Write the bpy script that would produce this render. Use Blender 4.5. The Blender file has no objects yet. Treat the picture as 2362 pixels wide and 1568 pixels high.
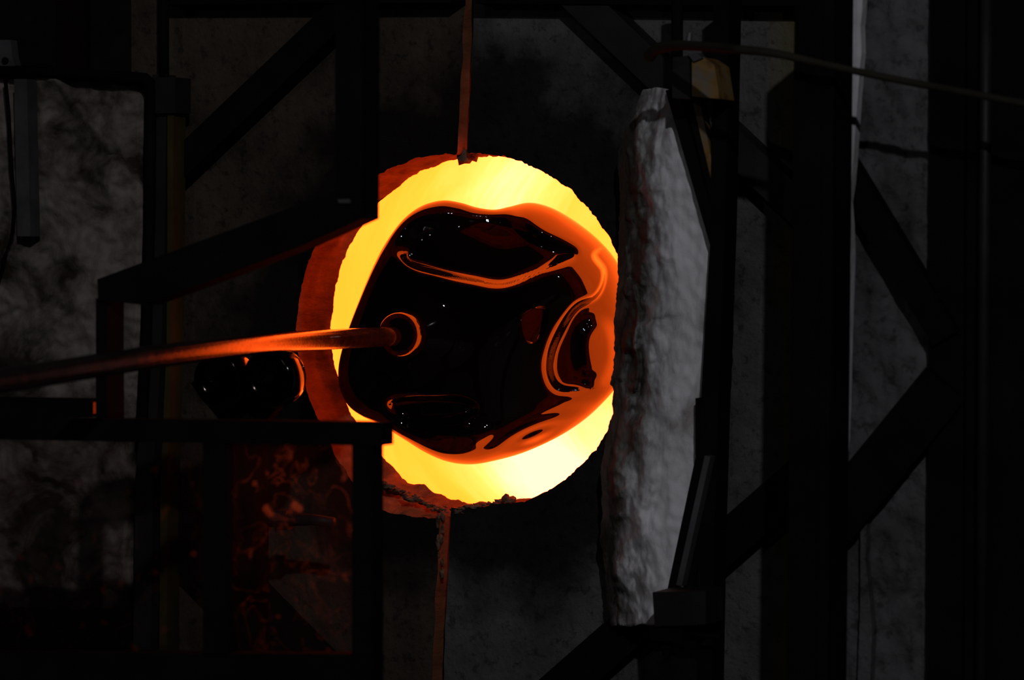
import bpy, bmesh, math, random
import numpy as np
from mathutils import Vector, Matrix, noise

random.seed(7)
S = bpy.context.scene
COL = S.collection

# ------------------------------------------------------------------ camera, world, lights, exposure
W, H, F = 2362.0, 1568.0, 6835.0
HOLE = Vector((0, 0, 1.2))
AZ = math.radians(27)
CAM = Vector((5 * math.sin(AZ), -5 * math.cos(AZ), 1.33))
cd = bpy.data.cameras.new('camera')
cam = bpy.data.objects.new('camera', cd)
COL.objects.link(cam)
cd.sensor_width = 36
cd.lens = F / W * 36
cd.clip_start = .05
f0 = (HOLE - CAM).normalized()
q0 = f0.to_track_quat('-Z', 'Y')
v0 = q0 @ Vector((1060 - W / 2, -(765 - H / 2), -F)).normalized()
QC = v0.rotation_difference(f0) @ q0
cam.location = CAM
cam.rotation_mode = 'QUATERNION'
cam.rotation_quaternion = QC
cd.dof.use_dof = True
cd.dof.focus_distance = 5.0
cd.dof.aperture_fstop = 4.0
S.camera = cam

w = bpy.data.worlds.new('world')
S.world = w
w.use_nodes = True
w.node_tree.nodes['Background'].inputs[0].default_value = (.8, .85, 1, 1)
w.node_tree.nodes['Background'].inputs[1].default_value = .0022
S.view_settings.view_transform = 'Standard'
S.view_settings.look = 'None'
S.view_settings.exposure = 0
S.view_settings.gamma = 1
S.view_settings.use_curve_mapping = False
S.cycles.use_denoising = True
S.cycles.max_bounces = 10
S.cycles.glossy_bounces = 6
S.cycles.transparent_max_bounces = 8


def lamp(name, loc, power, radius, color=(1, 1, 1)):
    d = bpy.data.lights.new(name, 'POINT')
    d.energy = power
    d.shadow_soft_size = radius
    d.color = color
    o = bpy.data.objects.new(name, d)
    o.location = loc
    COL.objects.link(o)
    return o


# the workshop's ceiling lamps, well behind and above the camera
lamp('workshop_lamp', (3.3, -5.6, 3.7), 350, .05, (.95, .96, 1.0))
lamp('workshop_lamp', (1.2, -7.0, 3.9), 40, .03, (1, 1, .96))
lamp('workshop_lamp', (-1.2, -6.5, 2.6), 25, .03, (1, .9, .85))


# ------------------------------------------------------------------ geometry helpers
def ray(px, py):
    return QC @ Vector((px - W / 2, -(py - H / 2), -F))


def P(px, py, y):
    """point on the furnace-parallel plane Y = y"""
    r = ray(px, py)
    return CAM + r * ((y - CAM.y) / r.y)


def PD(px, py, d):
    """point at depth d along the view axis"""
    return CAM + ray(px, py) * (d / F)


def link(name, me, mat, parent=None):
    o = bpy.data.objects.new(name, me)
    COL.objects.link(o)
    if mat:
        me.materials.append(mat)
    if parent:
        o.parent = parent
    return o


def obj(name, bm, mat, parent=None, smooth=False, bevel=0):
    if bevel:
        es = [e for e in bm.edges if len(e.link_faces) == 2 and e.calc_face_angle(0) > .6]
        bmesh.ops.bevel(bm, geom=es, offset=bevel, segments=2, affect='EDGES', profile=.5)
    bmesh.ops.recalc_face_normals(bm, faces=bm.faces)
    me = bpy.data.meshes.new(name)
    bm.to_mesh(me)
    bm.free()
    if smooth:
        for p in me.polygons:
            p.use_smooth = True
    return link(name, me, mat, parent)


def thing(name, label, cat, loc=(0, 0, 0), group=None):
    o = bpy.data.objects.new(name, None)
    o.empty_display_size = .05
    COL.objects.link(o)
    tag(o, label, cat, group)
    return o


def tag(o, label, cat, group=None):
    o['label'] = label
    o['category'] = cat
    if group:
        o['group'] = group
    return o


def prism_pts(pts, thick, bm=None):
    bm = bm or bmesh.new()
    fr = [bm.verts.new(p) for p in pts]
    bk = [bm.verts.new(p + Vector((0, thick, 0))) for p in pts]
    bm.faces.new(fr)
    bm.faces.new(bk[::-1])
    n = len(pts)
    for i in range(n):
        j = (i + 1) % n
        bm.faces.new((fr[i], bk[i], bk[j], fr[j]))
    return bm


def prism(poly, y, thick, bm=None):
    return prism_pts([P(a, b, y) for a, b in poly], thick, bm)


def bar(p0, p1, wpx, y, thick, bm=None):
    a, b = Vector(p0), Vector(p1)
    n = (b - a).normalized()
    n = Vector((-n.y, n.x)) * wpx / 2
    return prism([a + n, b + n, b - n, a - n], y, thick, bm)


def tube(pts, radii, seg=14, bm=None, cap=True):
    bm = bm or bmesh.new()
    rings = []
    n = len(pts)
    up = Vector((0, 0, 1))
    for i, p in enumerate(pts):
        t = (pts[min(i + 1, n - 1)] - pts[max(i - 1, 0)]).normalized()
        if abs(t.dot(up)) > .95:
            s = t.cross(Vector((1, 0, 0))).normalized()
        else:
            s = t.cross(up).normalized()
        u = s.cross(t)
        r = radii[i] if isinstance(radii, (list, tuple)) else radii
        rings.append([bm.verts.new(p + (s * math.cos(k * 2 * math.pi / seg) + u * math.sin(k * 2 * math.pi / seg)) * r)
                      for k in range(seg)])
    for i in range(n - 1):
        for k in range(seg):
            l = (k + 1) % seg
            bm.faces.new((rings[i][k], rings[i][l], rings[i + 1][l], rings[i + 1][k]))
    if cap:
        bm.faces.new(rings[0][::-1])
        bm.faces.new(rings[-1])
    return bm


def lathe(profile, origin, axis, seg=48):
    """profile: (radius, along-axis)"""
    bm = bmesh.new()
    q = Vector((0, 0, 1)).rotation_difference(Vector(axis).normalized())
    rings = []
    for r, h in profile:
        if r < 1e-6:
            rings.append([bm.verts.new(origin + q @ Vector((0, 0, h)))])
        else:
            rings.append([bm.verts.new(origin + q @ Vector((r * math.cos(k * 2 * math.pi / seg), r * math.sin(k * 2 * math.pi / seg), h)))
                          for k in range(seg)])
    for a, b in zip(rings, rings[1:]):
        for k in range(seg):
            l = (k + 1) % seg
            if len(a) == 1:
                bm.faces.new((a[0], b[k], b[l]))
            elif len(b) == 1:
                bm.faces.new((a[k], a[l], b[0]))
            else:
                bm.faces.new((a[k], a[l], b[l], b[k]))
    return bm


def spline(pts, n):
    """Catmull-Rom through 2-D or 3-D points"""
    pts = [Vector(p) for p in pts]
    q = [pts[0] * 2 - pts[1]] + pts + [pts[-1] * 2 - pts[-2]]
    out = []
    m = len(pts) - 1
    for i in range(n + 1):
        t = i / n * m
        k = min(int(t), m - 1)
        t -= k
        a, b, c, d = q[k:k + 4]
        out.append(.5 * ((2 * b) + (c - a) * t + (2 * a - 5 * b + 4 * c - d) * t * t + (3 * b - a - 3 * c + d) * t ** 3))
    return out


# ------------------------------------------------------------------ materials
def mat(name, color=(.1, .1, .1), rough=.6, metal=0, ior=1.5, spec=.5):
    m = bpy.data.materials.new(name)
    m.use_nodes = True
    b = m.node_tree.nodes['Principled BSDF']
    b.inputs['Base Color'].default_value = (*color, 1)
    b.inputs['Roughness'].default_value = rough
    b.inputs['Metallic'].default_value = metal
    b.inputs['IOR'].default_value = ior
    b.inputs['Specular IOR Level'].default_value = spec
    return m


class N:
    """tiny node helper"""

    def __init__(s, m):
        s.t = m.node_tree
        s.b = s.t.nodes.get('Principled BSDF')
        s.tc = s.t.nodes.new('ShaderNodeNewGeometry')

    def new(s, kind, **kw):
        n = s.t.nodes.new(kind)
        for k, v in kw.items():
            setattr(n, k, v)
        return n

    def noise(s, scale, detail=6, rough=.6, stretch=None, dist=0):
        n = s.new('ShaderNodeTexNoise')
        n.inputs['Scale'].default_value = scale
        n.inputs['Detail'].default_value = detail
        n.inputs['Roughness'].default_value = rough
        n.inputs['Distortion'].default_value = dist
        src = s.tc.outputs['Position']
        if stretch:
            mp = s.new('ShaderNodeMapping')
            mp.inputs['Scale'].default_value = stretch
            s.l(src, mp.inputs['Vector'])
            src = mp.outputs[0]
        s.l(src, n.inputs['Vector'])
        return n.outputs['Fac']

    def l(s, a, b):
        s.t.links.new(a, b)

    def ramp(s, fac, stops):
        r = s.new('ShaderNodeValToRGB')
        e = r.color_ramp.elements
        while len(e) < len(stops):
            e.new(.5)
        for el, (p, c) in zip(e, stops):
            el.position = p
            el.color = (*c, 1) if isinstance(c, tuple) else (c, c, c, 1)
        s.l(fac, r.inputs[0])
        return r.outputs[0]

    def mix(s, fac, a, b, mode='MIX'):
        n = s.new('ShaderNodeMix', data_type='RGBA', blend_type=mode)
        for sock, v in ((n.inputs[0], fac), (n.inputs[6], a), (n.inputs[7], b)):
            if hasattr(v, 'is_linked'):
                s.l(v, sock)
            elif isinstance(v, tuple):
                sock.default_value = (*v, 1)
            else:
                sock.default_value = v
        return n.outputs[2]

    def math(s, op, a, b=0, clamp=False):
        n = s.new('ShaderNodeMath', operation=op, use_clamp=clamp)
        for sock, v in ((n.inputs[0], a), (n.inputs[1], b)):
            if hasattr(v, 'is_linked'):
                s.l(v, sock)
            else:
                sock.default_value = v
        return n.outputs[0]

    def bump(s, h, strength=.5, dist=.01):
        n = s.new('ShaderNodeBump')
        n.inputs['Strength'].default_value = strength
        n.inputs['Distance'].default_value = dist
        s.l(h, n.inputs['Height'])
        s.l(n.outputs[0], s.b.inputs['Normal'])

    def dist(s, p):
        n = s.new('ShaderNodeVectorMath', operation='DISTANCE')
        s.l(s.tc.outputs['Position'], n.inputs[0])
        n.inputs[1].default_value = p
        return n.outputs['Value']


def M_steel(name, c, rough=.55, metal=0, spec=.3):
    m = mat(name, c, rough, metal, spec=spec)
    n = N(m)
    f = n.noise(9, 8)
    n.l(n.ramp(f, [(.35, tuple(x * .6 for x in c)), (.7, tuple(x * 1.3 for x in c))]), n.b.inputs['Base Color'])
    n.bump(n.noise(160, 4), .15, .002)
    return m


BLACK = M_steel('blackened_steel', (.0035, .0035, .004), .75, spec=.015)
DARK = M_steel('dark_steel', (.009, .009, .010), spec=.15)
GREYST = M_steel('grey_steel', (.04, .04, .043), .5)
RUSTY = M_steel('heat_browned_steel', (.006, .0036, .003), .8, spec=0)
OLIVE = M_steel('olive_stained_steel', (.030, .022, .006), .7, spec=.1)
YELLOW = mat('worn_yellow_paint', (.10, .07, .02), .6, spec=.2)
_n = N(YELLOW)
_n.l(_n.ramp(_n.noise(14, 6), [(.38, (.06, .024, .010)), (.5, (.13, .075, .02)), (.66, (.085, .085, .085))]), _n.b.inputs['Base Color'])


def M_refractory(name, soot_shade=True, base=(.14, .13, .12), olive=False):
    m = mat(name, base, .95, spec=.1)
    n = N(m)
    c = n.ramp(n.noise(5, 10, .65), [(.3, tuple(x * .45 for x in base)), (.5, base), (.75, tuple(x * 1.5 for x in base))])
    pits = n.ramp(n.noise(46, 5, .7), [(.36, .35), (.47, 1.0)])
    c = n.mix(.8, c, pits, 'MULTIPLY')
    if olive:
        x = n.new('ShaderNodeSeparateXYZ')
        n.l(n.tc.outputs['Position'], x.inputs[0])
        d = n.math('ABSOLUTE', n.math('SUBTRACT', x.outputs[0], olive))
        k = n.math('MULTIPLY', n.math('SUBTRACT', 1, n.math('MULTIPLY', d, 14), True), n.ramp(n.noise(4, 5), [(.35, 0.0), (.6, .8)]))
        c = n.mix(k, c, (.085, .07, .008))
    if soot_shade:  # sooty stain round the hole, also painting in the shadow cast on the door
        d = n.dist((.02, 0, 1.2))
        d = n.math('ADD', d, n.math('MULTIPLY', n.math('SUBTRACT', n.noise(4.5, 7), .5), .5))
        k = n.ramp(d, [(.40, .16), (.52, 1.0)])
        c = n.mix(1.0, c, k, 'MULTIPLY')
    n.l(c, n.b.inputs['Base Color'])
    n.bump(n.math('ADD', n.noise(38, 9, .65), n.math('MULTIPLY', n.noise(9, 4), 1.5)), .7, .012)
    return m


DOOR = M_refractory('sooty_shade_refractory', base=(.036, .027, .021))
DOOR_R = M_refractory('sooty_shade_refractory_with_paint', base=(.060, .058, .057), olive=.62)
OUTER = M_refractory('pitted_refractory', soot_shade=False, base=(.062, .061, .064))
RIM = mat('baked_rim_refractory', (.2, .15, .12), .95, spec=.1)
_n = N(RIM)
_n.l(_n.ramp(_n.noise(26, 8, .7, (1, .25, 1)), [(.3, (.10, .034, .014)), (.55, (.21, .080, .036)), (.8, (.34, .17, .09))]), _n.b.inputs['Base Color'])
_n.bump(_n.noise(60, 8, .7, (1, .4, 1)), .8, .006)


def M_fibre(name, light, dark, lo=.40, hi=.56, stretch=(1, 1, .55), char=None):
    m = mat(name, light, 1, spec=.05)
    n = N(m)
    f = n.noise(7.5, 10, .62, stretch, .6)
    c = n.ramp(f, [(lo, dark), (hi, light), (.8, tuple(x * 1.25 for x in light))])
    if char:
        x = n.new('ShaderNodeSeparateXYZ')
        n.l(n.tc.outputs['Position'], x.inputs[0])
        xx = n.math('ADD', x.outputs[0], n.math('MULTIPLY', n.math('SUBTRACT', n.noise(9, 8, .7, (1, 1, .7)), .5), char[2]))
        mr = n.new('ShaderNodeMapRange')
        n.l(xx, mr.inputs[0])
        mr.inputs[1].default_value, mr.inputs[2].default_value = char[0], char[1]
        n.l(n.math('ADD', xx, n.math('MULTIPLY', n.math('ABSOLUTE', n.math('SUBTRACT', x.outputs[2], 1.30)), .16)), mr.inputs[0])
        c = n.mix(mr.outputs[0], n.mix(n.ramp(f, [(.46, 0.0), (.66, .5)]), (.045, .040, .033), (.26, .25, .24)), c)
    n.l(c, n.b.inputs['Base Color'])
    n.bump(n.math('ADD', n.noise(55, 8, .7, (1, 1, .5)), n.noise(16, 5)), .42, .01)
    return m


GLASS = mat('dark_hot_glass', (.0015, .001, .001), .02, ior=1.52)


def M_hot():
    m = bpy.data.materials.new('glowing_chamber_lining')
    m.use_nodes = True
    t = m.node_tree
    t.nodes.remove(t.nodes['Principled BSDF'])
    n = N(m)
    f = n.noise(3.2, 7, .55, (1, .6, 1), .4)
    streak = n.noise(5, 6, .6, (.5, 2.4, .9), 1.2)
    # the burner's flame washes the floor of the chamber
    d = n.dist((-.30, 1.08, .88))
    g = n.ramp(d, [(.10, .9), (.48, 0.0)])
    d2 = n.dist((-.36, 1.0, 1.45))
    g2 = n.ramp(d2, [(.05, .5), (.50, 0.0)])
    k = n.math('ADD', n.math('MULTIPLY', f, .45), n.math('ADD', g, g2))
    k = n.math('ADD', k, n.math('MULTIPLY', n.math('SUBTRACT', streak, .5), .35))
    c = n.ramp(k, [(.12, (.72, .063, .0034)), (.32, (.80, .074, .0055)), (.6, (1.05, .095, .016)), (1.0, (1.5, .16, .07))])
    e = n.new('ShaderNodeEmission')
    n.l(c, e.inputs[0])
    e.inputs[1].default_value = 10
    n.l(e.outputs[0], t.nodes['Material Output'].inputs[0])
    return m


HOT = M_hot()

# ------------------------------------------------------------------ setting
bm = prism_pts([Vector((-5, 2.6, 0)), Vector((5, 2.6, 0)), Vector((5, 2.6, 4)), Vector((-5, 2.6, 4))], .1)
o = obj('wall_back', bm, M_refractory('dark_workshop_wall', False, (.010, .010, .010)))
o['kind'] = 'structure'
bm = bmesh.new()
bmesh.ops.create_grid(bm, x_segments=2, y_segments=2, size=6, matrix=Matrix.Translation((0, -3, 0)))
o = obj('floor', bm, M_refractory('dark_concrete_floor', False, (.03, .03, .03)))
o['kind'] = 'structure'

# ------------------------------------------------------------------ furnace
R_HOLE, R_CH = .30, .46
T_DOOR = .12
fur = thing('furnace', 'round glowing reheating furnace seen through the hole between two sooty, shade-painted doors', 'furnace')
bm = bmesh.new()
seg, dep = 96, 24
rings = []
for j in range(dep + 1):
    y = T_DOOR + .004 + j / dep * 1.2
    rings.append([bm.verts.new((math.cos(a) * r, y, 1.2 + math.sin(a) * r)) for a, r in
                  ((k * 2 * math.pi / seg, R_CH + .006 * noise.noise(Vector((k * .3, j * .6, 3)))) for k in range(seg))])
for a, b in zip(rings, rings[1:]):
    for k in range(seg):
        bm.faces.new((a[k], a[(k + 1) % seg], b[(k + 1) % seg], b[k]))
bm.faces.new(rings[-1])
ch = obj('hot_chamber', bm, HOT, fur, True)
bm = bmesh.new()
sh = [[bm.verts.new((math.cos(a) * r, y, 1.2 + math.sin(a) * r)) for a in (math.radians(22.5 + 45 * k) for k in range(8))]
      for r, y in ((.47, T_DOOR + .004), (.68, T_DOOR + .004), (.68, 1.5))]
for a, b in zip(sh, sh[1:]):
    for k in range(8):
        bm.faces.new((a[k], a[(k + 1) % 8], b[(k + 1) % 8], b[k]))
bm.faces.new(sh[-1])
obj('casing', bm, DARK, fur)


def seam_x(z, side):
    """front edge of each half along the joint"""
    a, b = ((1072, 996), (1094, 1022))[side]
    p, q = P(a, 0, 0), P(b, 1568, 0)
    return p.x + (z - p.z) / (q.z - p.z) * (q.x - p.x)


def half_door(side, xend, m, root):
    c = P((1040, 1085)[side], 765, 0)
    sg = (-1, 1)[side]
    n = 260
    arc, chips = [], {}
    for i in range(n + 1):
        a = math.radians(75) + math.radians(210) * i / n if side == 0 else math.radians(105) - math.radians(210) * i / n
        rr = R_HOLE + .0035 * noise.noise(Vector((i * .16, side * 9, 1))) + .0022 * noise.noise(Vector((i * .55, side * 5, 2)))
        deg = math.degrees(a) % 360
        chip = .034 * max(0, 1 - abs(deg - 247) / 30) ** .8 if side == 0 else 0
        rr += chip
        if side == 1:
            rr += .002 * noise.noise(Vector((i * .9, 4, 2)))
            if 268 < deg < 290:
                rr -= .008 * (1 - abs(deg - 279) / 11) * (1 + noise.noise(Vector((i * .8, 1, 1))))
        p = Vector((c.x + rr * math.cos(a), 0, c.z + rr * math.sin(a)))
        if (p.x - seam_x(p.z, side)) * sg > 0:
            arc.append(p)
            chips[tuple(p)] = chip
    zt, zb = 2.15, .12

    def seamrun(z0, z1, k):
        out = []
        for i in range(k + 1):
            z = z0 + (z1 - z0) * i / k
            tp = min(1, (k - i if z0 > 2 else i) / 4)
            out.append(Vector((seam_x(z, side) + .0035 * tp * noise.noise(Vector((side * 7, z * 22, 0))), 0, z)))
        return out

    top = seamrun(zt, arc[0].z + .004, 50)
    bot = seamrun(arc[-1].z - .004, zb, 50)
    inner = top + arc + bot
    bm = bmesh.new()
    # inner rim and joint faces run through the thickness with relief of their own
    D = 8
    cols = []
    for j in range(D + 1):
        y = T_DOOR * j / D
        row = []
        for i, p in enumerate(inner):
            d = 0 if j == 0 else .004 * noise.noise(Vector((p.x * 30, y * 60, p.z * 30)))
            out = (p - c)
            out.y = 0
            out.normalize()
            cp = chips.get(tuple(p), 0)
            if cp and j:
                d = d * (1 + 60 * cp) - cp * (j / D) ** .8
            row.append(bm.verts.new(Vector((p.x, y, p.z)) + out * d))
        cols.append(row)
    for a, b in zip(cols, cols[1:]):
        for i in range(len(inner) - 1):
            bm.faces.new((a[i], a[i + 1], b[i + 1], b[i]))
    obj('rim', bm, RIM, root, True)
    pts = [Vector(p) for p in inner] + [Vector((xend, 0, zb)), Vector((xend, 0, zt))]
    bm = bmesh.new()
    fr = [bm.verts.new(p) for p in pts]
    bk = [bm.verts.new(p + Vector((0, T_DOOR, 0))) for p in pts]
    f1 = bm.faces.new(fr)
    f2 = bm.faces.new(bk[::-1])
    k = len(inner)
    for i in (k - 1, k, k + 1):
        jn = (i + 1) % len(pts)
        bm.faces.new((fr[i], bk[i], bk[jn], fr[jn]))
    bm.normal_update()
    bmesh.ops.triangulate(bm, faces=[f1, f2])
    obj('panel', bm, m, root)


dl = thing('furnace_door', 'sooty, shade-painted brown half door bounding the glowing hole on the blowpipe side', 'door', group='half doors of the furnace')
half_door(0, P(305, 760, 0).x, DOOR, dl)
obj('brace', bar((372, 416), (800, 8), 62, -.05, .049), BLACK, dl)
obj('brace', bar((360, 1192), (770, 1612), 104, -.05, .049), BLACK, dl)
obj('top_rail', prism([(370, -70), (1040, -70), (1040, 6), (370, 10)], -.055, .054), BLACK, dl)
dr = thing('furnace_door', 'sooty, shade-painted grey half door with olive paint, partly behind the white fibre block', 'door', group='half doors of the furnace')
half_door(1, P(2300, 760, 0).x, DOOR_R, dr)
obj('brace', bar((1320, -15), (1880, 518), 74, -.05, .049), DARK, dr)
obj('brace', bar((1880, 1070), (1230, 1640), 92, -.05, .049), BLACK, dr)
obj('top_rail', prism([(1096, -70), (1850, -70), (1850, 14), (1096, 8)], -.055, .054), BLACK, dr)

# ------------------------------------------------------------------ slag on the rim
SLAG = mat('crumbling_slag', (.12, .07, .05), .8, spec=.3)
_n = N(SLAG)
_n.l(_n.ramp(_n.noise(60, 6, .7), [(.35, (.02, .012, .008)), (.6, (.16, .09, .055))]), _n.b.inputs['Base Color'])
_n.bump(_n.noise(90, 6, .7), .8, .006)


def lumps(name, items, parent):
    bm = bmesh.new()
    for k, (px, py, y, r, sx, sz) in enumerate(items):
        c = P(px, py, y)
        res = bmesh.ops.create_icosphere(bm, subdivisions=2, radius=1)
        for v in res['verts']:
            q = v.co.copy()
            s = 1 + .9 * noise.noise(q * 1.9 + Vector((k * 3.1, 0, 0)))
            v.co = c + Vector((q.x * r * sx, q.y * r * 1.2, q.z * r * sz)) * s
    o = obj(name, bm, SLAG, parent, True)
    o['kind'] = 'stuff'
    return o


it = []
for i in range(60):
    t = random.random()
    px = 878 + 150 * t
    py = 1118 + 66 * t ** .8 + random.uniform(-8, 10)
    it.append((px, py - 6, random.uniform(.0, .08), random.uniform(.0025, .006), 1.8, .7))
lumps('slag', it, dl)
it = []
for i in range(26):
    t = random.random()
    it.append((1013 + random.uniform(-10, 13) - 6 * t, 1190 + 170 * t * t, random.uniform(-.004, .02), random.uniform(.002, .0042), .9, 2.6))
lumps('drip', it, dl)
it = []
for i in range(34):
    t = random.random()
    it.append((1050 + 130 * t, 1178 - 26 * t + random.uniform(-4, 5), random.uniform(0, .06), random.uniform(.004, .007), 1.7, .7))
it += [(1168, 1150, .01, .008, 1, 1), (1072, 362, .03, .011, 1.3, 1), (1086, 357, .05, .010, 1.2, .9)]
lumps('slag', it, dr)


# ------------------------------------------------------------------ white fibre blocks
def interp(tab, y):
    if y <= tab[0][0]:
        return tab[0][1]
    for (a, b), (c, d) in zip(tab, tab[1:]):
        if y <= c:
            return b + (d - b) * (y - a) / (c - a)
    return tab[-1][1]


def relief_block(name, left, right, y0, y1, depth, back, m, parent, nu=70, nv=220, jag=4):
    bm = bmesh.new()
    rows = []
    for j in range(nv + 1):
        py = y0 + (y1 - y0) * j / nv
        row = []
        for i in range(nu + 1):
            u = i / nu
            l = interp(left, py) + jag * noise.noise(Vector((py * .035, 2, 5))) + jag * .6 * noise.noise(Vector((py * .12, 9, 5)))
            r = interp(right, py)
            px = l + (r - l) * u
            yy = py
            if j == 0:
                yy += jag * 2 * noise.noise(Vector((px * .03, 1, 1)))
            if j == nv:
                yy += jag * 2 * noise.noise(Vector((px * .03, 7, 1)))
            row.append(bm.verts.new(P(px, yy, depth(u, px, py))))
        rows.append(row)
    for a, b in zip(rows, rows[1:]):
        for i in range(nu):
            bm.faces.new((a[i], a[i + 1], b[i + 1], b[i]))
    loop = rows[0] + [r[-1] for r in rows[1:]] + rows[-1][-2::-1] + [r[0] for r in rows[-2:0:-1]]
    bk = [bm.verts.new((v.co.x, back, v.co.z)) for v in loop]
    n = len(loop)
    for i in range(n):
        k = (i + 1) % n
        bm.faces.new((loop[i], loop[k], bk[k], bk[i]))
    bm.faces.new(bk)
    return obj(name, bm, m, parent, True)


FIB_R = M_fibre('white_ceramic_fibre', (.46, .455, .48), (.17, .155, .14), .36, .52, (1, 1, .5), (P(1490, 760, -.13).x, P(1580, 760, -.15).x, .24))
FIB_L = M_fibre('dingy_ceramic_fibre', (.135, .118, .110), (.020, .0155, .012), .40, .60, (.8, 1, 1))


def dep_r(u, px, py):
    edge = min(1, u / .10)
    rough = max(0, 1 - u / .66) ** 1.2 * (.15 + .85 * edge)
    d = -.16 + .10 * max(0, 1 - u / .62) ** 2.4
    v = Vector((px * .02, py * .011, 1))
    d -= .046 * rough * noise.fractal(v, .8, 2.1, 5) + .006 * noise.noise(Vector((px * .03, py * .006, 4))) + .004 * noise.noise(Vector((px * .05, py * .04, 9)))
    if py > 1150:
        d -= .012 * rough * noise.noise(Vector((px * .055, py * .006, 8)))
    d -= .012 * rough * math.exp(-((py - 1188) / 9) ** 2)
    d += .010 * max(0, 1 - abs(u - .42) / .2) * math.exp(-((py - 742 + 12 * u) / 4) ** 2)
    d += .012 * max(0, 1 - u / .5) * math.exp(-((py - 882) / 5) ** 2)
    if 660 < py < 900:
        d -= .014 * math.exp(-((px - 1468 + 4 * math.sin(py * .05)) / 5) ** 2)
    return d


fb = thing('fibre_block', 'pale grey crumbling fibre block standing upright beside the hole, before the olive door', 'insulation')
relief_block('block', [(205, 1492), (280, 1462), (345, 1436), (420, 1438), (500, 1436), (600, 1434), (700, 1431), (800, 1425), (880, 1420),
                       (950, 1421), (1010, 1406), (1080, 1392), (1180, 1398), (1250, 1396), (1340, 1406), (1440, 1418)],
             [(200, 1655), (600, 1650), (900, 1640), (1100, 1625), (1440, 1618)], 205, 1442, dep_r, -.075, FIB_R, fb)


def dep_l(u, px, py):
    v = Vector((px * .014, py * .014, 11))
    d = -.055 - .018 * noise.fractal(v, .9, 2.1, 5)
    d -= .016 * math.exp(-((px - 190 - (py - 260) * .75) / 18) ** 2) * (1 if 180 < py < 350 else .2)
    return d


fl = thing('fibre_block', 'dingy brown-grey fibre block framed by thin dark pipe, behind the arm of the shield', 'insulation')
relief_block('block', [(0, -120), (1500, -120)], [(180, 322), (700, 317), (950, 304), (1050, 294), (1405, 285)], 176, 1404, dep_l, -.004, FIB_L, fl, 80, 200)
obj('frame_pipe', tube([P(*q, -.085) for q in ((-60, 162), (120, 165), (300, 178), (335, 181), (346, 190), (348, 210), (345, 500), (338, 760), (326, 1010))], .010), BLACK, fl, True)
obj('strap', prism([(32, 182), (62, 182), (70, 545), (40, 545)], -.10, .03), GREYST, fl, bevel=.004)
obj('cable', tube([P(*q, -.095) for q in ((12, 180), (20, 260), (26, 380), (34, 480), (28, 540), (8, 600), (-10, 680))], .0035, 8), BLACK, fl, True)
bm = prism([(0, 92), (24, 92), (28, 130), (36, 156), (-20, 156), (-12, 120)], -.09, .02)
obj('lug', bm, GREYST, fl, bevel=.003)
obj('lug_eye', lathe([(0, -.002), (.006, -.002), (.006, .004), (0, .004)], P(13, 140, -.091), (0, -1, 0), 16), BLACK, fl)

# conduit and channel beside the dingy block
cp = thing('channel_post', 'dark channel post with a worn yellow edge beside the dingy fibre block', 'post')
obj('web', prism([(352, 172), (384, 172), (380, 560), (372, 800), (352, 1110), (346, 1700), (306, 1700), (312, 1110), (338, 800), (350, 500)], -.08, .03), DARK, cp)
obj('flange', prism([(386, 262), (400, 262), (398, 560), (395, 800), (386, 1110), (384, 1700), (366, 1700), (370, 1110), (384, 800), (386, 560)], -.085, .04), OLIVE, cp)
obj('sleeve', prism([(358, 178), (404, 178), (404, 260), (358, 262)], -.095, .05), DARK, cp, bevel=.004)
obj('upper_pipe', tube([P(378, -60, -.075), P(378, 180, -.075)], .009), BLACK, cp, True)
o = obj('standing_plate', prism([(128, -60), (197, -60), (195, 420), (130, 420)], .45, .02), RUSTY)
tag(o, 'narrow brown standing plate in the dark gap above the dingy fibre block', 'plate')

# ------------------------------------------------------------------ tied frame post beside the pale block
tr = thing('tied_post', 'dark steel post with tie rods splayed to a clamp at either end', 'post')
obj('upright', prism([(1646, -60), (1684, -60), (1672, 520), (1658, 900), (1648, 1240), (1640, 1700), (1606, 1700), (1612, 1100), (1618, 900), (1638, 560)], -.195, .05), BLACK, tr, bevel=.003)
obj('tie_rod', bar((1548, 205), (1652, 566), 27, -.19, .025), BLACK, tr)
obj('tie_rod', bar((1586, 218), (1646, 470), 13, -.192, .02), BLACK, tr)
o = obj('tie_rod', bar((1602, 215), (1650, 455), 17, -.191, .02), YELLOW, tr)
o['label'] = 'tie rod with worn yellow paint'
obj('tie_rod', bar((1622, 1010), (1545, 1372), 16, -.188, .02), BLACK, tr)
o = obj('tie_rod', bar((1632, 1052), (1566, 1350), 13, -.232, .02), GREYST, tr)
o['label'] = 'pale grey tie rod'
obj('tie_rod', bar((1648, 1060), (1582, 1378), 20, -.19, .025), BLACK, tr)
obj('edge_plate', prism([(1604, 918), (1622, 930), (1622, 1060), (1604, 1050)], -.19, .03), BLACK, tr)
obj('clamp_block', prism([(1552, 132), (1590, 128), (1592, 228), (1550, 226)], -.26, .07), DARK, tr, bevel=.004)
bm = prism([(1596, 140), (1622, 132), (1648, 150), (1660, 228), (1596, 222)], -.262, .06)
o = obj('clamp_plate', bm, YELLOW, tr, bevel=.003)
o['label'] = 'clamp plate in worn yellow paint'
obj('clamp_lip', prism([(1586, 125), (1608, 122), (1620, 134), (1600, 142)], -.268, .02), GREYST, tr)
obj('clamp_block', prism([(1505, 1366), (1628, 1362), (1628, 1440), (1510, 1444)], -.27, .07), DARK, tr, bevel=.005)
obj('clamp_jaw', prism([(1498, 1446), (1566, 1446), (1576, 1456), (1574, 1478), (1556, 1481), (1500, 1476)], -.262, .05), BLACK, tr, bevel=.003)
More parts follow.
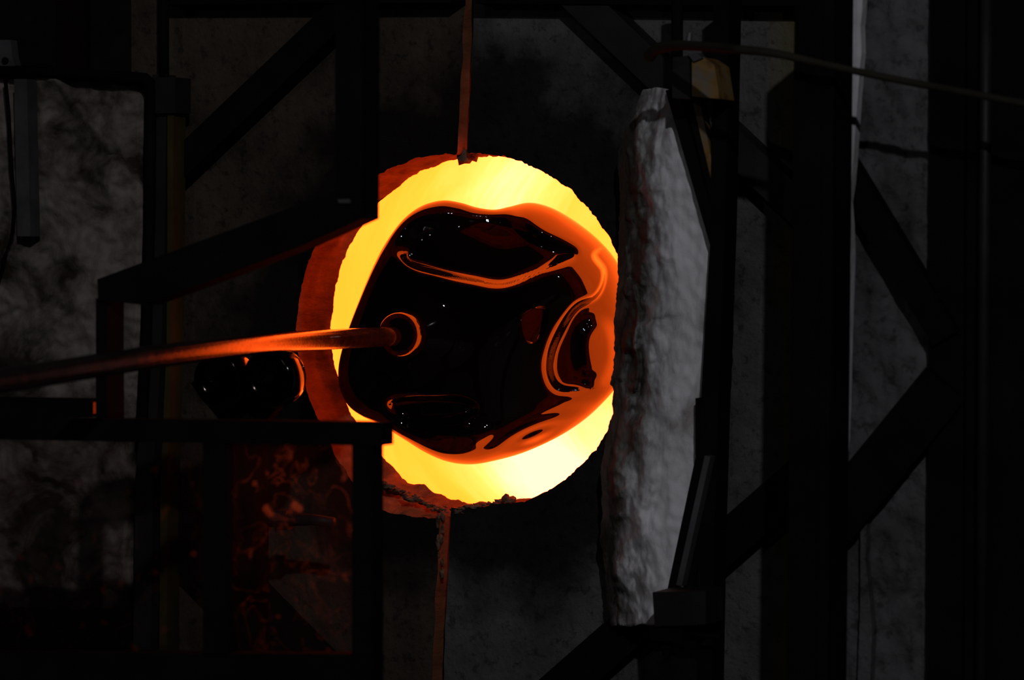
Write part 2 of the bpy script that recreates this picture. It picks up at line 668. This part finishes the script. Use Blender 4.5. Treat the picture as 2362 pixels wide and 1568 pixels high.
obj('screw_stem', tube([P(1537, 1478, -.24), P(1538, 1498, -.24)], .0095, 12), BLACK, tr, True)
obj('screw_head', tube([P(1538, 1495, -.24), P(1538, 1513, -.24)], [.0085, .0075], 8), BLACK, tr)
obj('locking_pin', tube([P(1570, 1461, -.24), P(1660, 1468, -.24)], .003, 8), BLACK, tr, True)
obj('bolt', tube([P(1588, 104, -.25), P(1591, 76, -.25)], [.006, .0045], 8), GREYST, tr)
o = obj('drop_pipe', tube([P(1563, -60, -.18), P(1561, 160, -.18)], .0095), BLACK, None, True)
tag(o, 'thin dark upright pipe ending at the upper clamp block', 'pipe')

# ------------------------------------------------------------------ big post, outer door, dark column
ps = thing('steel_post', 'broad black steel post between the olive door face and the pitted outer door', 'post')
obj('web', prism([(1834, -80), (1905, -80), (1884, 1700), (1812, 1700)], -.42, .09), BLACK, ps, bevel=.004)
obj('flange', prism([(1900, -80), (1926, -80), (1908, 1700), (1880, 1700)], -.425, .08), BLACK, ps, bevel=.003)
od = thing('outer_door', 'pitted dark grey outer door face with two crossing braces beyond the broad post', 'door')
relief_block('panel', [(0, 1930), (1568, 1905)], [(0, 2200), (1568, 2190)], -80, 1660,
             lambda u, px, py: -.26 - .010 * noise.fractal(Vector((px * .02, py * .02, 31)), .9, 2.1, 5), -.2, OUTER, od, 50, 150, 0)
obj('brace', bar((1935, 376), (2180, 780), 66, -.30, .03), BLACK, od)
obj('brace', bar((1915, 1210), (2180, 885), 118, -.30, .03), BLACK, od)
EDGE = M_fibre('white_fibre_edge', (.40, .40, .42), (.3, .3, .3))
pts = [(1940, -60), (1991, -60), (1989, 20), (1985, 60), (1987, 120), (1983, 160), (1978, 230), (1973, 300), (1969, 360), (1964, 420), (1957, 466),
       (1961, 520), (1963, 590), (1961, 660), (1957, 760), (1954, 900), (1950, 1010), (1945, 1070), (1900, 1070), (1930, 400)]
obj('fibre_edge', prism(pts, -.325, .02), EDGE, od)
obj('fibre_edge', prism([(1985, 1195), (2000, 1190), (1996, 1290), (2004, 1360), (2012, 1460), (2004, 1640), (1975, 1640), (1984, 1400)], -.283, .02), OUTER, od)
dc = thing('dark_cabinet', 'nearly black tall steel cabinet beyond the pitted outer door', 'cabinet')
obj('body', prism([(2146, -80), (2226, -80), (2218, 1700), (2136, 1700)], -.285, .08), BLACK, dc, bevel=.004)
obj('side_panel', prism([(2232, -80), (2600, -80), (2600, 1700), (2224, 1700)], -.29, .09), BLACK, dc, bevel=.004)
o = obj('upright_pipe', tube([P(2276, -80, -.32), P(2272, 400, -.32), P(2262, 1700, -.32)], .0085), DARK, None, True)
tag(o, 'thin grey upright pipe running up the nearly black cabinet', 'pipe')
cab = spline([(1497, 131), (1512, 115), (1545, 106), (1590, 105), (1690, 113), (1780, 122), (1870, 141), (1960, 161), (2080, 186), (2220, 212), (2420, 250)], 70)
o = obj('cable', tube([P(a, b, -.47 if a > 1700 else -.30 - .17 * (a - 1480) / 220) for a, b in cab],
                      [.0095 - .004 * min(1, i / 45) for i in range(71)], 10), M_steel('cable_sheath', (.014, .013, .009), .8, spec=.1), None, True)
tag(o, 'dark sagging cable strung across the posts from the upper clamp', 'cable')

# ------------------------------------------------------------------ heat shields in front
hs = thing('bent_steel_bar', 'black steel bar bent in a zigzag across the upper rim of the hole', 'bar')
YA = -.85
obj('upright', prism([(774, -70), (836, -70), (834, 503), (810, 488), (773, 441)], YA, .05), BLACK, hs, bevel=.003)
obj('sloping_bar', prism([(772, 441), (812, 470), (836, 504), (700, 565), (520, 634), (330, 703), (226, 692), (224, 644)], YA + .002, .047), BLACK, hs, bevel=.003)
obj('leg', prism([(221, 688), (246, 688), (247, 1010), (221, 1010)], YA + .01, .045), BLACK, hs, bevel=.003)
obj('weld_bead', prism([(779, 460), (806, 459), (807, 468), (781, 468)], YA - .004, .006), GREYST, hs)

PANE = bpy.data.materials.new('smudged_shield_glass')
PANE.use_nodes = True
_t = PANE.node_tree
_n = N(PANE)
_tr = _n.new('ShaderNodeBsdfTransparent')
_tr.inputs[0].default_value = (.90, .87, .86, 1)
_tl = _n.new('ShaderNodeBsdfTranslucent')
_tl.inputs[0].default_value = (.8, .7, .62, 1)
_gl = _n.new('ShaderNodeBsdfGlossy')
_gl.inputs['Roughness'].default_value = .05
_film = _n.ramp(_n.noise(9, 7, .6, None, 1.5), [(.35, .0015), (.7, .010)])
_vor = _n.new('ShaderNodeTexVoronoi')
_vor.inputs['Scale'].default_value = 26
_wob = _n.new('ShaderNodeMix', data_type='RGBA')
_nz = _n.new('ShaderNodeTexNoise')
_nz.inputs['Scale'].default_value = 30
_n.l(_n.tc.outputs['Position'], _nz.inputs['Vector'])
_wob.inputs[0].default_value = .035
_n.l(_n.tc.outputs['Position'], _wob.inputs[6])
_n.l(_nz.outputs['Color'], _wob.inputs[7])
_n.l(_wob.outputs[2], _vor.inputs['Vector'])
_spot = _n.math('MULTIPLY', _n.ramp(_vor.outputs['Distance'], [(.10, .22), (.19, 0.0)]), _n.ramp(_n.noise(7, 3), [(.42, 0.0), (.52, 1.0)]))
_fil = _n.ramp(_n.math('ABSOLUTE', _n.math('SUBTRACT', _n.noise(11, 3, .5, None, 2.2), .5)), [(.0, .16), (.012, 0.0)])
_fil = _n.math('MULTIPLY', _fil, _n.ramp(_n.noise(5, 2), [(.42, 0.0), (.55, 1.0)]))
_mr = _n.new('ShaderNodeMapRange')
_n.l(_n.dist(P(800, 1110, -.95)), _mr.inputs[0])
_pa, _pb = .30, .05
_mr.inputs[1].default_value, _mr.inputs[2].default_value = _pa, _pb
_mr.inputs[3].default_value, _mr.inputs[4].default_value = .08, 1.7
_fac = _n.math('MULTIPLY', _n.math('ADD', _n.math('ADD', _film, _spot), _fil), _mr.outputs[0], True)
_m1 = _n.new('ShaderNodeMixShader')
_n.l(_fac, _m1.inputs[0])
_n.l(_tr.outputs[0], _m1.inputs[1])
_n.l(_tl.outputs[0], _m1.inputs[2])
_m2 = _n.new('ShaderNodeMixShader')
_m2.inputs[0].default_value = .03
_n.l(_m1.outputs[0], _m2.inputs[1])
_n.l(_gl.outputs[0], _m2.inputs[2])
_n.l(_m2.outputs[0], _t.nodes['Material Output'].inputs[0])

sf = thing('heat_shield', 'black steel frame holding smudged glass panes below the blowpipe', 'frame')
YS = -.95
obj('top_rail', prism([(-80, 962), (879, 974), (879, 1028), (-80, 1012)], YS, .035), BLACK, sf, bevel=.003)
obj('stile', prism([(812, 1026), (856, 1027), (856, 1512), (812, 1510)], YS + .001, .034), BLACK, sf, bevel=.002)
obj('mullion', prism([(468, 1018), (520, 1019), (520, 1510), (468, 1510)], YS + .001, .034), BLACK, sf, bevel=.002)
obj('bottom_rail', prism([(-80, 1504), (857, 1509), (857, 1740), (-80, 1740)], YS + .001, .034), BLACK, sf, bevel=.002)
obj('pane', prism([(-70, 1010), (470, 1018), (470, 1508), (-70, 1506)], YS + .017, .003), PANE, sf)
obj('pane', prism([(518, 1018), (816, 1024), (816, 1512), (518, 1510)], YS + .017, .003), PANE, sf)

# ------------------------------------------------------------------ roller rest
rr = thing('roller_rest', 'black roller rest with two glossy wheels cradling the blowpipe before the hole', 'roller stand')
ROLL = mat('polished_black_roller', (.02, .02, .02), .09, 1)
ROLL.node_tree.nodes['Principled BSDF'].inputs['Base Color'].default_value = (.04, .036, .035, 1)
YR = -.47


def wheel(px, py, r):
    prof = [(0, 0), (r * .25, 0), (r * .3, -.004), (r * .8, -.004)]
    for k in range(13):
        a = k / 12 * math.pi
        prof.append((r * .84 + r * .16 * math.sin(a), .022 - .026 * math.cos(a)))
    prof += [(r * .8, .048), (0, .048)]
    return obj('roller', lathe(prof, P(px, py, YR), (0, 1, 0), 56), ROLL, rr, True)


wheel(502, 876, .0475)
wheel(617, 872, .0475)
obj('yoke', prism([(440, 884), (470, 860), (560, 900), (650, 860), (672, 884), (640, 940), (600, 985), (520, 985), (470, 925)], YR + .055, .02), BLACK, rr, bevel=.003)
obj('axle', tube([P(502, 876, YR - .012), P(502, 876, YR) + Vector((0, .07, 0))], .008, 16), BLACK, rr)
obj('axle', tube([P(617, 872, YR - .012), P(617, 872, YR) + Vector((0, .07, 0))], .008, 16), BLACK, rr)
obj('stand_post', prism([(548, 975), (590, 975), (590, 1750), (548, 1750)], YR + .06, .04), RUSTY, rr, bevel=.003)

gv = thing('gas_valve', 'small dark pipe union and valve jutting towards the hole below the rollers', 'valve')
YG = -.2
obj('pipe', tube([P(575, 1200, YG), P(640, 1199, YG), P(720, 1198, YG), P(770, 1205, YG)], [.012, .012, .0095, .0085], 14), DARK, gv, True)
obj('hex_nut', tube([P(600, 1200, YG), P(617, 1200, YG)], .0195, 6), DARK, gv)
obj('hex_nut', tube([P(640, 1199, YG), P(668, 1199, YG)], [.0195, .0185], 6), DARK, gv)
obj('riser', tube([P(575, 1010, YG), P(575, 1750, YG)], .013, 16), DARK, gv, True)

rod = thing('steel_rod', 'short black steel bar with a glinting tip below the blowpipe', 'bar')
obj('shaft', prism([(-80, 916), (210, 920), (212, 962), (-80, 962)], -.80, .03), BLACK, rod, bevel=.004)
obj('tip', prism([(209, 924), (215, 928), (215, 954), (209, 958)], -.798, .02), mat('polished_tip', (.3, .25, .2), .2, 1), rod)

# ------------------------------------------------------------------ blowpipe
PIPE = mat('heat_tinted_pipe', (.1, .08, .08), .2, .9)
_n = N(PIPE)
_n.l(_n.ramp(_n.noise(40, 8, .7, (1, .3, 1)), [(.3, (.05, .036, .033)), (.7, (.125, .10, .095))]), _n.b.inputs['Base Color'])
_n.l(_n.ramp(_n.noise(70, 6, .7), [(.3, .09), (.7, .18)]), _n.b.inputs['Roughness'])
_n.bump(_n.noise(240, 4), .25, .001)
bp = thing('blowpipe', 'long steel blowpipe reaching over the rollers into the glowing hole', 'blowpipe')
key = [(-120, 893, -1.46), (0, 879, -1.33), (180, 850, -1.13), (370, 821, -.90), (575, 796, -.61), (760, 783, -.28), (905, 776, .02)]
pts3 = [P(a, b, c) for a, b, c in key]
obj('shaft', tube(spline(pts3, 60), .0165, 28), PIPE, bp, True)

# ------------------------------------------------------------------ glass bubble
gb = thing('glass_bubble', 'dark wavy bubble of hot glass on the blowpipe tip inside the glowing hole', 'glass')
CX, CY, D0 = 1112.0, 768.0, 5.21
OUT = [(1020, 462), (1062, 467), (1100, 478), (1140, 483), (1176, 476), (1215, 467), (1250, 471), (1292, 488), (1340, 519), (1385, 557),
       (1424, 605), (1447, 665), (1456, 740), (1450, 820), (1430, 880), (1390, 930), (1340, 975), (1280, 1012), (1205, 1045), (1130, 1065), (1080, 1071),
       (1030, 1064), (980, 1043), (930, 1012), (880, 981), (836, 960), (806, 938), (787, 906), (780, 868), (784, 825), (801, 765),
       (830, 688), (862, 612), (892, 556), (930, 506), (972, 475)]


def closed(pts, n):
    p = np.array(pts, float)
    m = len(p)
    t = np.arange(n) / n * m
    k = t.astype(int)
    f = (t - k)[:, None]
    a, b, c, d = p[(k - 1) % m], p[k % m], p[(k + 1) % m], p[(k + 2) % m]
    return .5 * (2 * b + (c - a) * f + (2 * a - 5 * b + 4 * c - d) * f ** 2 + (3 * b - a - 3 * c + d) * f ** 3)


def udist(X, poly):
    out = np.empty(len(X))
    for i in range(0, len(X), 4000):
        d = X[i:i + 4000, None, :] - poly[None]
        out[i:i + 4000] = np.sqrt((d ** 2).sum(2).min(1))
    return out


def inside(X, poly):
    x, y = X[:, 0], X[:, 1]
    c = np.zeros(len(X), bool)
    j = len(poly) - 1
    for i in range(len(poly)):
        xi, yi = poly[i]
        xj, yj = poly[j]
        if yi != yj:
            c ^= ((yi > y) != (yj > y)) & (x < (xj - xi) * (y - yi) / (yj - yi) + xi)
        j = i
    return c


def idw(X, tab, p=3):
    q = np.array(tab, float)
    d = np.sqrt(((X[:, None, :] - q[None, :, :2]) ** 2).sum(2)) + 6
    wgt = d ** -p
    return (wgt * q[None, :, 2]).sum(1) / wgt.sum(1)


def sstep(t):
    t = np.clip(t, 0, 1)
    return t * t * t * (t * (6 * t - 15) + 10)


NT, NR = 900, 190
oc = closed(OUT, NT)
rad = np.linspace(0, 1, NR)
rad = 1 - (1 - rad) ** 1.7
rad[0] = .004
X = (np.array([CX, CY]) + rad[:, None, None] * (oc - np.array([CX, CY]))[None]).reshape(-1, 2)
dist = udist(X, closed(OUT, 1800))
dist.reshape(NR, NT)[-1] = 0
# how broadly the bubble rounds off towards its edge, place by place
wd = idw(X, [(780, 870, 40), (830, 690, 34), (900, 540, 36), (1020, 462, 60), (1140, 483, 80), (1240, 470, 150), (1340, 520, 180), (1424, 605, 190),
             (1447, 680, 200), (1450, 800, 90), (1420, 890, 100), (1340, 975, 95), (1200, 1045, 100), (1080, 1071, 80), (980, 1043, 50), (880, 981, 36), (800, 930, 36)])
t = np.clip(1 - dist / wd, 0, 1)
h = wd * .85 * (np.sqrt(np.clip(1 - t ** 2, 0, 1)))
# gentle crown
rr2 = ((X[:, 0] - 1060) / 330) ** 2 + ((X[:, 1] - 770) / 300) ** 2
h += 34 * (1 - np.clip(rr2, 0, 1.6))
# the shoulder swelling up to the neck
h += 30 * np.exp(-((X[:, 0] - 945) ** 2 + (X[:, 1] - 772) ** 2) / 80 ** 2)


def dent(poly, depth, tab):
    """a hollow (or swell) with its own edge widths"""
    global h
    q = closed(poly, 500)
    d = udist(X, q)
    s = np.where(inside(X, q), d, -d)
    ww = idw(X, tab) if isinstance(tab, list) else tab
    h = h - depth * sstep(s / ww + .5)


dent([(940, 604), (930, 560), (965, 512), (1020, 492), (1100, 498), (1180, 512), (1250, 550), (1318, 580), (1300, 600), (1240, 628), (1160, 655), (1090, 646), (1010, 628)],
     34, [(940, 604, 26), (1010, 628, 34), (1090, 646, 44), (1160, 655, 46), (1240, 628, 60), (1300, 596, 60), (1318, 580, 50), (1250, 550, 50), (1180, 512, 60), (1020, 492, 120), (930, 560, 110)])
dent([(1372, 586), (1392, 622), (1390, 655), (1372, 684), (1330, 706), (1300, 745), (1274, 800), (1266, 850), (1280, 888), (1312, 900), (1370, 895), (1480, 860), (1490, 560), (1420, 560)],
     40, [(1372, 586, 22), (1392, 640, 20), (1330, 706, 34), (1274, 800, 46), (1266, 850, 52), (1312, 900, 60), (1400, 890, 120), (1480, 700, 60)])
dent([(1345, 765), (1380, 738), (1410, 765), (1416, 830), (1388, 880), (1350, 860), (1336, 810)], -24, 52)
_q = closed([(1205, 724), (1240, 708), (1262, 716), (1256, 760), (1240, 788), (1212, 786), (1198, 752)], 300)
_d = udist(X, _q)
h -= .55 * (X[:, 0] - 1232) * sstep(np.where(inside(X, _q), _d, -_d) / 5 + .5)
dent([(905, 925), (1000, 918), (1070, 922), (1098, 945), (1040, 975), (960, 985), (915, 960)], 24, [(1000, 918, 22), (1090, 940, 26), (1000, 985, 90)])
dent([(1000, 990), (1070, 968), (1130, 990), (1110, 1015), (1040, 1015)], -9, 40)
_ca, _sa = math.cos(math.radians(-22)), math.sin(math.radians(-22))
_u = (X[:, 0] - 1235) * _ca + (X[:, 1] - 1006) * _sa
_w = -(X[:, 0] - 1235) * _sa + (X[:, 1] - 1006) * _ca
_e = np.sqrt((_u / 105) ** 2 + (_w / 30) ** 2)
h += 4.5 * np.cos(_e * 7) * np.exp(-_e ** 2 * .8)
k = F / D0
pos = np.empty((NR * NT, 3))
QM = np.array(QC.to_matrix())
depth = D0 - h / k
loc = np.stack([(X[:, 0] - W / 2) / F * depth, -(X[:, 1] - H / 2) / F * depth, -depth], 1)
front = loc @ QM.T + np.array(CAM)
# the far side, a plain rounded back
NB = 24
rb = np.linspace(1, .01, NB + 1)[1:]
Xb = (np.array([CX, CY]) + rb[:, None, None] * (oc - np.array([CX, CY]))[None])
hb = 230 * np.sqrt(np.clip(1 - rb ** 2, 0, 1))
db = D0 + hb / k
lb = np.stack([(Xb[..., 0] - W / 2) / F * db[:, None], -(Xb[..., 1] - H / 2) / F * db[:, None], -np.repeat(db[:, None], NT, 1)], 2).reshape(-1, 3)
back = lb @ QM.T + np.array(CAM)
V = np.concatenate([front, back])
rows = NR + NB
ii, jj = np.meshgrid(np.arange(rows - 1), np.arange(NT), indexing='ij')
j2 = (jj + 1) % NT
Q = np.stack([ii * NT + jj, ii * NT + j2, (ii + 1) * NT + j2, (ii + 1) * NT + jj], 2).reshape(-1, 4)
me = bpy.data.meshes.new('bubble')
me.vertices.add(len(V))
me.vertices.foreach_set('co', V.ravel())
caps = [list(range(NT)), list(range((rows - 1) * NT, rows * NT))[::-1]]
loops = np.concatenate([Q.ravel(), np.array(caps).ravel()])
me.loops.add(len(loops))
me.loops.foreach_set('vertex_index', loops)
starts = np.concatenate([np.arange(len(Q)) * 4, [len(Q) * 4, len(Q) * 4 + NT]])
me.polygons.add(len(starts))
me.polygons.foreach_set('loop_start', starts)
me.update(calc_edges=True)
me.validate()
bm = bmesh.new()
bm.from_mesh(me)
bmesh.ops.recalc_face_normals(bm, faces=bm.faces)
bm.to_mesh(me)
bm.free()
for p in me.polygons:
    p.use_smooth = True
link('bubble', me, GLASS, gb)
# the rounded neck that grips the pipe
nc = PD(929, 771, 5.130)
ax = (P(905, 776, .0) - P(760, 783, -.30)).normalized()
prof = [(0, -.047), (.012, -.046), (.019, -.040)]
for a in range(-60, 75, 9):
    a = math.radians(a)
    prof.append((.0435 * math.cos(a), .0435 * math.sin(a)))
prof += [(.014, .046), (.014, .085), (0, .085)]
obj('neck', lathe(prof, nc, ax, 72), GLASS, gb, True)
